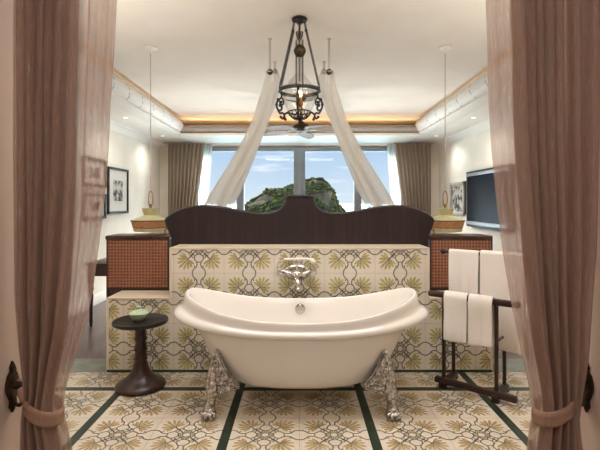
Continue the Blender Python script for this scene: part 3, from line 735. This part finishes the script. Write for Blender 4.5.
# ================================================================== CEILING FAN
fx, fy, fzz = .03, 6.0, 2.36
t = thing('ceiling_fan', (fx, fy, ZC), 'bedroom ceiling fan with leaf shaped wicker blades in front of the window', 'ceiling fan')
m = MB(); m.lathe((fx, fy, ZC), [(.001, -.001), (.07, -.001), (.065, -.03), (.03, -.06), (.012, -.065)], 24); m.tube([(fx, fy, ZC-.05), (fx, fy, fzz+.09)], .012, 10); m.build('downrod', M['bronze'], t)
m = MB(); m.lathe((fx, fy, fzz), [(.001, .11), (.03, .1), (.045, .075), (.1, .06), (.115, .04), (.115, .0), (.09, -.025), (.05, -.035), (.001, -.04)], 32); m.build('motor_housing', M['bronze'], t)
for k in range(5):
    a = math.radians(8+k*72); d = Vector((math.cos(a), math.sin(a), 0)); w = Vector((-d.y, d.x, 0)); c = Vector((fx, fy, fzz))
    m = MB(); m.obox(c+d*.10+Vector((0, 0, -.01)), c+d*.22+Vector((0, 0, -.012)), .05, .008, .002); m.ball(c+d*.12+Vector((0, 0, -.015)), .018, n=6)
    m.build('blade_iron', M['silver'], t)
    vs = []; n2 = 12
    for zt in (.004, -.004):
        for i in range(n2+1):
            f = i/n2; wd = .115*math.sin(PI*min(.97, f*.9+.08))**.75
            for sgn in (-1, 0, 1):
                pz = w*sgn*wd+d*(.2+.42*f); vs.append(c+pz+Vector((0, 0, -.014+sgn*wd*.10-.03*f*f+zt)))
    fs = []; T = 3*(n2+1)
    for i in range(n2):
        for j in range(2):
            b_ = i*3+j; fs.append((b_, b_+1, b_+4, b_+3)); fs.append((T+b_, T+b_+3, T+b_+4, T+b_+1))
        for j in (0, 2): b_ = i*3+j; fs.append((b_, b_+3, T+b_+3, T+b_))
    fs += [(0, T, T+1, 1), (1, T+1, T+2, 2), (T-3, T-2, 2*T-2, 2*T-3), (T-2, T-1, 2*T-1, 2*T-2)]
    m = MB(); m.add(vs, fs); m.build('blade', M['fanwood'], t, angle=60)

# ================================================================== CURTAINS
def lerp_tab(tab, z):
    if z >= tab[0][0]: return tab[0][1]
    for (z0, a), (z1, b) in zip(tab, tab[1:]):
        if z <= z0 and z >= z1: f = (z0-z)/(z0-z1) if z0 != z1 else 0; return a+(b-a)*f
    return tab[-1][1]
CY = 1.40; CK = CY/F
def front_curtain(s, inner, outer, label, seed):
    t = thing('sheer_curtain', (s*.8, CY, 2.40), label, 'curtain', 'pink sheer curtains framing the opening')
    ti = [(EYE-(y-HY)*CK, (x-HX)*s*CK) for y, x in inner]; to = [(EYE-(y-HY)*CK, (x-HX)*s*CK) for y, x in outer]
    zs = [2.40-(2.40-.012)*i/90 for i in range(91)]; nn = 260; vs = []; fs = []
    for z in zs:
        xi, xo = lerp_tab(ti, z), lerp_tab(to, z); W = xo-xi
        cen = math.exp(-((z-.70)/.12)**2)        # tie-back squeeze
        for k in range(nn+1):
            f = k/nn
            # f = 0 inner edge; first fifth nearly flat, the rest in deep folds
            fa = min(1, max(.12, (f-(.27 if s < 0 else .23))/.05))
            ph = 2*PI*(f*9+.3*math.sin(f*9+seed)+.06*math.sin(z*2.1+seed))
            A = .044*fa*(1-.3*cen)
            dep = A*math.sin(ph)+.012*math.sin(f*37+z*1.3+seed)*fa
            xx = xi+W*(f-.024*fa*math.sin(2*ph)*1.2)
            # bundle becomes round where tied
            rnd_ = cen*.02*math.sin(PI*f)
            vs.append((s*xx, CY-dep-rnd_+(f-.5)*-.03, z))
    for i in range(len(zs)-1):
        for k in range(nn): a = i*(nn+1)+k; fs.append((a, a+1, a+nn+2, a+nn+1))
    m = MB(); m.add(vs, fs); m.build('curtain_panel', M['sheer'], t, angle=180)
    # tie-back band
    zb = .695; xi, xo = lerp_tab(ti, zb), lerp_tab(to, zb); cxx = (xi+xo)/2; hw = (xo-xi)/2-.004
    vs = []; fs = []; nn = 48
    pr = [(-.026, 0), (-.023, .004), (-.012, .007), (-.002, .003), (.006, .007), (.020, .004), (.024, 0)]
    for k in range(nn):
        a = 2*PI*k/nn
        tilt = .03*math.cos(a)*1.0
        for dz, dr_ in pr:
            pinch = 1-.25*max(0, math.cos(a))**4
            vs.append((s*(cxx+(hw+dr_)*math.cos(a)), CY-.008+(.056+dr_)*math.sin(a), zb+dz*pinch+tilt))
    q_ = len(pr)
    for k in range(nn):
        for j in range(q_-1): b = (k+1) % nn; fs.append((k*q_+j, k*q_+j+1, b*q_+j+1, b*q_+j))
    m = MB(); m.add(vs, fs)
    loop = cat_spline([(s*(cxx+hw+.0), CY-.02, zb+.03), (s*(cxx+hw+.03), CY-.0, zb+.05), (s*(JX-.035), 1.44, zb+.045), (s*(JX-.02), 1.445, zb+.07)], 5)
    m.tube(loop, [.016, .016, .015, .014, .013, .012, .011, .010, .009, .009, .009, .008, .008, .007, .007, .007], 8, flat=.5)
    m.build('tie_back', M['band'], t, angle=80)
    return t
inL = [(-140, 117), (0, 115), (50, 112.5), (100, 109), (150, 107), (200, 103), (250, 97), (300, 90), (330, 83), (350, 76), (375, 68), (395, 63), (412, 62), (425, 65), (450, 71), (520, 80), (625, 84)]
outL = [(-140, 17), (0, 17), (150, 18), (300, 21), (350, 26), (390, 31), (412, 28), (450, 27), (520, 15), (625, 10)]
inR = [(-140, 486), (0, 487), (50, 489), (100, 490), (150, 493), (200, 498), (250, 504), (300, 512), (350, 522), (380, 529), (400, 533), (412, 534), (430, 531), (450, 528), (520, 520), (625, 516)]
outR = [(-140, 589), (0, 589), (150, 587), (250, 584), (300, 580), (350, 577), (395, 572), (412, 570), (450, 573), (520, 584), (625, 588)]
front_curtain(-1, inL, outL, 'pink sheer curtain tied back to the left side of the opening', 0.4)
front_curtain(1, inR, outR, 'pink sheer curtain tied back to the right side of the opening', 2.1)
t = thing('curtain_rod', (0, CY, 2.42), 'slim dark curtain rod across the top of the opening', 'curtain rod')
MB().tube([(-JX+.01, CY, 2.425), (JX-.01, CY, 2.425)], .012, 12).build('rod', M['bronze'], t)
for s in (-1, 1): MB().lathe((s*(JX-.012), CY, 2.425), [(.001, -.01), (.03, -.01), (.03, .01), (.001, .01)], 16, axis='x').build('bracket', M['bronze'], t)
def holdback(s, label):
    x, y, z = s*JX, 1.44, .74
    t = thing('curtain_holdback', (x, y, z), label, 'curtain holdback', 'dark brass curtain holdbacks')
    m = MB()
    pl = [(0, .085), (.012, .066), (.007, .055), (.022, .042), (.03, .02), (.03, -.005), (.02, -.028), (.011, -.045), (.014, -.062), (.0, -.085)]
    pl = pl+[(-a, b) for a, b in pl[::-1][1:-1]]; n = len(pl)
    for (i0, th0, k0), (i1, th1, k1) in zip([(0, 0, 1)], [(1, .012, .85)]):
        vs = [(x, y+a, z+b) for a, b in pl]+[(x-s*.007, y+a, z+b) for a, b in pl]+[(x-s*.013, y+a*.7, z+b*.85) for a, b in pl]
        m.add(vs, [tuple(range(n)), tuple(range(2*n, 3*n))]+[(i, (i+1) % n, n+(i+1) % n, n+i) for i in range(n)]+[(n+i, n+(i+1) % n, 2*n+(i+1) % n, 2*n+i) for i in range(n)])
    m.build('back_plate', M['bronze'], t)
    m = MB(); m.tube([(x-s*.01, y, z+.005), (x-s*.045, y-.0, z+.005)], [.014, .010], 12); m.ball((x-s*.055, y, z+.005), .027, (.6, 1, 1.05), n=10); m.build('knob', M['bronze'], t)
    m = MB(); m.tube(cat_spline([(x-s*.012, y, z-.055), (x-s*.028, y, z-.062), (x-s*.034, y, z-.05), (x-s*.034, y, z-.038)], 5), .0055, 8); m.build('hook', M['bronze'], t)
holdback(-1, 'dark brass holdback on the left side of the opening'); holdback(1, 'dark brass holdback on the right side of the opening')
# far window drapes
def win_curtain(s, x_out, x_in_top, x_in_bot, y, zt, name, label, cat, mat, folds, amp, grp):
    nn = folds*12; vs = []; fs = []; zs = [zt-(zt-.02)*i/30 for i in range(31)]
    for z in zs:
        f0 = (zt-z)/zt; xin = x_in_top+(x_in_bot-x_in_top)*min(1, f0/.62)
        for k in range(nn+1):
            f = k/nn; vs.append((s*(x_out+(xin-x_out)*f), y+amp*math.sin(2*PI*folds*f+.25*math.sin(z*3)), z))
    for i in range(30):
        for k in range(nn): a = i*(nn+1)+k; fs.append((a, a+1, a+nn+2, a+nn+1))
    m = MB(); m.add(vs, fs); o = m.build(name, mat, angle=180); tag(o, label, cat, grp)
for s, w in ((-1, 'left'), (1, 'right')):
    win_curtain(s, 2.47, 1.78, 1.98, 8.22, 2.47, 'window_drape', 'taupe pleated drape at the %s end of the far window' % w, 'curtain', M['drapeg'], 9, .035, 'taupe drapes at the far window')
    win_curtain(s, 1.90, 1.66, 1.78, 8.33, 2.47, 'window_sheer', 'narrow white sheer beside the %s taupe drape at the far window' % w, 'curtain', M['wsheer2'], 5, .02, 'white sheers at the far window')

# ================================================================== PICTURES, TV, DESK
def picture(s, y0, y1, z0, z1, label, fm, dark=False, fw=.035):
    x = s*XW; t = thing('framed_picture', (x, (y0+y1)/2, z0), label, 'picture', 'framed pictures on the side walls')
    a = lambda p, q: sorted((x-s*p, x-s*q))
    m = MB(); X = a(.001, .03)
    m.box(X[0], X[1], y0, y1, z0, z0+fw, .004); m.box(X[0], X[1], y0, y1, z1-fw, z1, .004); m.box(X[0], X[1], y0, y0+fw, z0, z1, .004); m.box(X[0], X[1], y1-fw, y1, z0, z1, .004); m.build('frame', fm, t)
    X = a(.001, .010); MB().box(X[0], X[1], y0+fw*.8, y1-fw*.8, z0+fw*.8, z1-fw*.8).build('mat_board', M['paper'], t)
    X = a(.008, .012); w, h = (y1-y0), (z1-z0)
    m = MB(); dd = (.02 if dark else .22); m.box(X[0], X[1], y0+fw+w*dd, y1-fw-w*dd, z0+fw+h*dd, z1-fw-h*dd); m.build('print', M['art'], t)
picture(-1, 6.12, 6.84, 1.19, 1.86, 'black framed botanical print on the left wall, nearest the far window', M['black'])
picture(-1, 5.42, 6.05, 1.13, 1.47, 'low black framed picture on the left wall, partly behind the sheer curtain', M['black'])
picture(-1, 5.42, 6.05, 1.56, 1.93, 'higher black framed picture on the left wall, seen through the sheer curtain', M['black'])
picture(1, 7.12, 7.78, 1.13, 1.70, 'grey framed picture on the right wall between the pendant lamp and the television', M['greyframe'], True, .06)
picture(1, 6.955, 7.08, 1.16, 1.70, 'narrow black framed picture right beside the television on the right wall', M['black'], fw=.02)
t = thing('television', (XW, 6.2, .99), 'wall mounted flat television with grey bezel and dark screen on the right wall', 'television')
ty0, ty1, tz0, tz1 = 5.45, 6.88, .985, 1.83
X0_, X1_ = XW-.075, XW-.015
m = MB(); fw = .05
m.box(X0_, X1_, ty0, ty1, tz0, tz1, .006); m.build('housing', M['black'], t)
X2 = X0_-.012
for bb in ((ty0+.04, ty1-.05, tz0+.03, tz0+.08), (ty0+.04, ty1-.05, tz1-.075, tz1-.03)):
    m = MB(); m.box(X2, X0_+.004, bb[0], bb[1], bb[2], bb[3], .003); m.build('bezel_strip', M['silver'], t)
MB().box(X0_-.006, X0_+.002, ty0+.04, ty1-.055, tz0+.08, tz1-.075).build('screen', M['screen'], t)
m = MB().box(XW-.016, XW-.001, 5.9, 6.4, 1.2, 1.6); m.build('wall_bracket', M['black'], t)
t = thing('writing_desk', (-2.0, 5.1, 0), 'dark wooden desk with turned legs in the bedroom behind the left rattan cabinet', 'desk')
dx0, dx1, dy0, dy1 = -2.33, -1.6, 4.72, 5.4
m = MB(); m.box(dx0, dx1, dy0, dy1, .665, .69, .006); m.build('desktop', M['darkwood'], t)
m = MB(); m.box(dx0+.025, dx1-.025, dy0+.02, dy1-.02, .55, .666, .004); m.build('apron', M['darkwood'], t)
for x in (dx0+.055, dx1-.055):
    for y in (dy0+.05, dy1-.05):
        m = MB(); m.lathe((x, y, 0), [(.001, 0), (.016, 0), (.014, .02), (.022, .05), (.018, .08), (.02, .25), (.026, .34), (.018, .37), (.028, .40), (.028, .43), (.018, .45), (.03, .47), (.03, .555)], 16); m.build('leg', M['darkwood'], t, angle=60)

# ================================================================== TOWEL RACK
p1 = Vector((1.057, 3.20, 0)); u = Vector((.766, -.643, 0)); w = Vector((.643, .766, 0)); Z = Vector((0, 0, 1))
p3 = p1+u*.365; p2 = p1+w*.19; p4 = p3+w*.19
t = thing('towel_rack', (p1+p4)/2, 'dark wooden two-tier towel rack right of the bathtub', 'towel rack')
for p, h, y in ((p1, .67, 0), (p3, .67, 0), (p2, .975, 0), (p4, .975, 0)):
    m = MB(); m.tube([p+Z*.03, p+Z*h], .0135, 12); m.build('post', M['rack'], t)
for a, b in ((p1, p2), (p3, p4)):
    m = MB(); m.obox(a-w*.045+Z*.032, b+w*.04+Z*.032, .05, .045, .012)
    m.obox(a-w*.045+Z*.008, a-w*.0+Z*.008, .05, .014, .003); m.obox(b-w*.0+Z*.008, b+w*.04+Z*.008, .05, .014, .003); m.build('foot_rail', M['rack'], t)
    m = MB(); m.tube([a+Z*.40, b+Z*.40], .008, 8); m.build('side_rung', M['rack'], t)
m = MB(); m.obox(p1-u*.06-w*.012+Z*.05, p1+u*.50-w*.012+Z*.05, .045, .045, .012); m.build('stretcher', M['rack'], t)
m = MB(); m.obox(p1-u*.12+Z*.672, p1+u*.52+Z*.672, .044, .046, .018); m.build('lower_rail', M['rack'], t)
m = MB(); a = p2-u*.07+Z*.97; m.tube([a, p2+u*.52+Z*.97], .012, 12); m.ball(a-u*.01, .024, n=10); m.ball(p2+u*.53+Z*.97, .024, n=10); m.build('upper_rail', M['rack'], t)
def towel(base, s0, s1, zt, zf, zb, gap, label, seed, thick=.007):
    L = s1-s0; prof = []
    r = gap
    for k in range(15): prof.append((-r-.004*math.sin(k*.5+seed), zf+(zt-r-zf)*k/14))
    for k in range(1, 8): a = PI*k/8; prof.append((-r*math.cos(a), zt-r+r*math.sin(a)))
    for k in range(15): prof.append((r+.003*math.sin(k*.4+seed), zt-r+(zb-zt+r)*k/14))
    nn = 22; vs = []; fs = []; q_ = len(prof)
    for i in range(nn+1):
        f = i/nn; s_ = s0+L*f
        for dd, z in prof:
            dr = max(0, (zt-z))
            p = base+u*(s_+.012*(f-.5)*dr*-1)+w*(dd-(.010*math.sin(f*5.5+seed)+.004*math.sin(f*13+seed*2))*dr*2*(1 if dd < 0 else -.6)*(1 if dd < 0 else 1))
            vs.append(p+Z*(z-.006*math.sin(f*3+seed)*min(1, dr*3)))
    for i in range(nn):
        for k in range(q_-1): a = i*q_+k; fs.append((a, a+1, a+q_+1, a+q_))
    m = MB(); m.add(vs, fs); c = base+u*((s0+s1)/2)+Z*zt
    o = m.build('towel', M['towel'], angle=180, loc=c)
    md = o.modifiers.new('Solidify', 'SOLIDIFY'); md.thickness = thick; md.offset = 1; sub(o)
    tag(o, label, 'towel', 'white towels on the rack')
towel(p1, .012, .178, .702, .358, .42, .030, 'white towel on the lower rail of the towel rack, left one', .3)
towel(p1, .186, .348, .702, .358, .42, .030, 'white towel on the lower rail of the towel rack, right one beside the corner post', 1.7)
towel(p2, -.03, .195, .994, .42, .45, .026, 'white towel on the upper rail of the towel rack, nearest the rattan cabinet', 2.9)
towel(p2, .203, .50, .994, .30, .34, .026, 'white long towel on the upper rail of the towel rack, next to the sheer curtain', 4.2)

# ================================================================== CEILING LIGHTS AND ADDED FILL LIGHTS
def downlight(x, y, z, label, e):
    t = thing('recessed_downlight', (x, y, z), label, 'ceiling light', 'recessed downlights')
    m = MB(); m.lathe((x, y, z), [(.032, .0), (.045, -.001), (.048, -.004), (.045, -.007), (.034, -.006), (.032, -.002)], 24); m.build('trim_ring', M['whiteplastic'], t)
    m = MB(); m.lathe((x, y, z), [(.001, -.003), (.033, -.003)], 24); m.build('lens', M['spot'], t)
    l = bpy.data.lights.new('downlight_beam', 'SPOT'); l.energy = e; l.spot_size = math.radians(150); l.spot_blend = .9; l.shadow_soft_size = .04; l.color = (1, .985, .97)
    o = bpy.data.objects.new('downlight_beam', l); C.objects.link(o); o.location = (x, y, z-.012)
for s, w_ in ((-1, 'left'), (1, 'right')):
    for y, nm in ((4.3, 'nearest the bathtub'), (5.9, 'the middle one'), (7.5, 'nearest the far window')):
        downlight(s*2.35, y, ZS-.0005, 'small white downlight in the %s soffit, %s' % (w_, nm), 30)
def panel(x, y, sx, sy, label, e):  # added fill panels above and behind the view, to brighten bathroom and entry
    t = thing('added_fill_panel', (x, y, ZC), label, 'ceiling light', 'added fill panels')
    m = MB(); m.box(x-sx/2-.03, x+sx/2+.03, y-sy/2-.03, y+sy/2+.03, ZC-.03, ZC-.0005, .006); m.build('frame', M['whiteplastic'], t)
    m = MB(); m.box(x-sx/2, x+sx/2, y-sy/2, y+sy/2, ZC-.034, ZC-.0302); m.build('diffuser', M['panel'], t)
    area('panel_fill_light', (x, y, ZC-.04), (0, 0, 0), sx, sy, e, (1, .985, .97))
panel(0, 2.62, 2.2, .8, 'added fill panel on the unseen ceiling above the front of the bathtub', 29)
panel(0, -.6, .9, .9, 'added fill panel on the entry ceiling behind the camera', 26)

def uplight(x, y, h, label, e):  # added uplights, placed out of view to brighten ceilings and walls
    t = thing('added_fill_uplight', (x, y, 0), label, 'added fill light', 'added fill uplights out of view')
    m = MB(); m.lathe((x, y, 0), [(.001, .001), (.13, .001), (.13, .015), (.02, .03), (.001, .03)], 28); m.build('base', M['whiteplastic'], t)
    MB().tube([(x, y, .02), (x, y, h-.08)], .012, 10).build('pole', M['whiteplastic'], t)
    m = MB(); m.lathe((x, y, h), [(.001, -.09), (.03, -.09), (.10, -.04), (.13, .02), (.125, .02), (.09, -.03), (.001, -.06)], 28); m.build('bowl_shade', M['whiteplastic'], t)
    l = bpy.data.lights.new('uplight_fill_beam', 'SPOT'); l.energy = e; l.spot_size = math.radians(160); l.spot_blend = 1; l.shadow_soft_size = .08; l.color = (1, .985, .97)
    o = bpy.data.objects.new('uplight_fill_beam', l); C.objects.link(o); o.location = (x, y, h+.03); o.rotation_euler = (PI, 0, 0)
uplight(-1.75, 2.35, 1.45, 'added fill uplight out of view in the left bathroom corner', 120); uplight(1.85, 2.25, 1.45, 'added fill uplight out of view in the right bathroom corner', 120)
uplight(-1.25, 6.3, 1.05, 'added fill uplight hidden behind the headboard at the left foot of the bed', 95); uplight(1.25, 6.3, 1.05, 'added fill uplight hidden behind the headboard at the right foot of the bed', 95)
# ================================================================== WORLD, SUN
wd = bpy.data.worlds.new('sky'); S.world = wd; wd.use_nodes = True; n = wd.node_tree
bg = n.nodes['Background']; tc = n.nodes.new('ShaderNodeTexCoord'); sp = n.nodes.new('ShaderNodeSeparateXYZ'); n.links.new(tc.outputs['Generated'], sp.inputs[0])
base = ramp_(n, sp.outputs[2], [(0, lin(205, 219, 230)), (.05, lin(186, 206, 226)), (.16, lin(156, 188, 220)), (.3, lin(232, 234, 234)), (1, lin(225, 230, 236))])
mp = n.nodes.new('ShaderNodeMapping'); mp.inputs['Scale'].default_value = (3, 3, 26); n.links.new(tc.outputs['Generated'], mp.inputs[0])
cl = noise_(n, mp.outputs[0], 1.6, 6, .55)
cf = ramp_(n, cl, [(.59, (0, 0, 0, 1)), (.74, (.8, .8, .8, 1))])
col = mix_(n, cf, base, lin(240, 243, 246))
n.links.new(col, bg.inputs[0])
# unseen upper sky over the sea, boosted to add daylight indoors
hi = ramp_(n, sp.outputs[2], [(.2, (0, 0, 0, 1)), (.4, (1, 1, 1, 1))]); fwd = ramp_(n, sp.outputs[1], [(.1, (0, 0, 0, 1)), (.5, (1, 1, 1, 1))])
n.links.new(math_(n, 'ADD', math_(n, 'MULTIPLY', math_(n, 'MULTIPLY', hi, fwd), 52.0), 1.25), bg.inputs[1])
sl = bpy.data.lights.new('sun', 'SUN'); sl.energy = 1.7; sl.angle = math.radians(1); sl.color = (1, .95, .86)
so = bpy.data.objects.new('sun', sl); C.objects.link(so); so.rotation_euler = (math.radians(50), 0, math.radians(-35))
so.location = (0, 0, 30)

# ================================================================== CAMERA
cam = bpy.data.cameras.new('camera'); co = bpy.data.objects.new('camera', cam); C.objects.link(co)
co.location = (0, 0, EYE); co.rotation_euler = (PI/2, 0, 0)
cam.sensor_width = 36; cam.lens = F/600*36; cam.shift_y = -(225-HY)/600; cam.shift_x = (300-HX)/600; cam.clip_start = .02; cam.clip_end = 12000
S.camera = co
S.view_settings.view_transform = 'Standard'; S.view_settings.look = 'None'; S.view_settings.gamma = 1; S.view_settings.exposure = 0.04
try:
    S.cycles.use_denoising = True; S.cycles.denoiser = 'OPENIMAGEDENOISE'
    S.cycles.max_bounces = 10; S.cycles.diffuse_bounces = 6; S.cycles.transparent_max_bounces = 24; S.cycles.sample_clamp_indirect = 4
    S.cycles.caustics_reflective = False; S.cycles.caustics_refractive = False
except Exception: pass
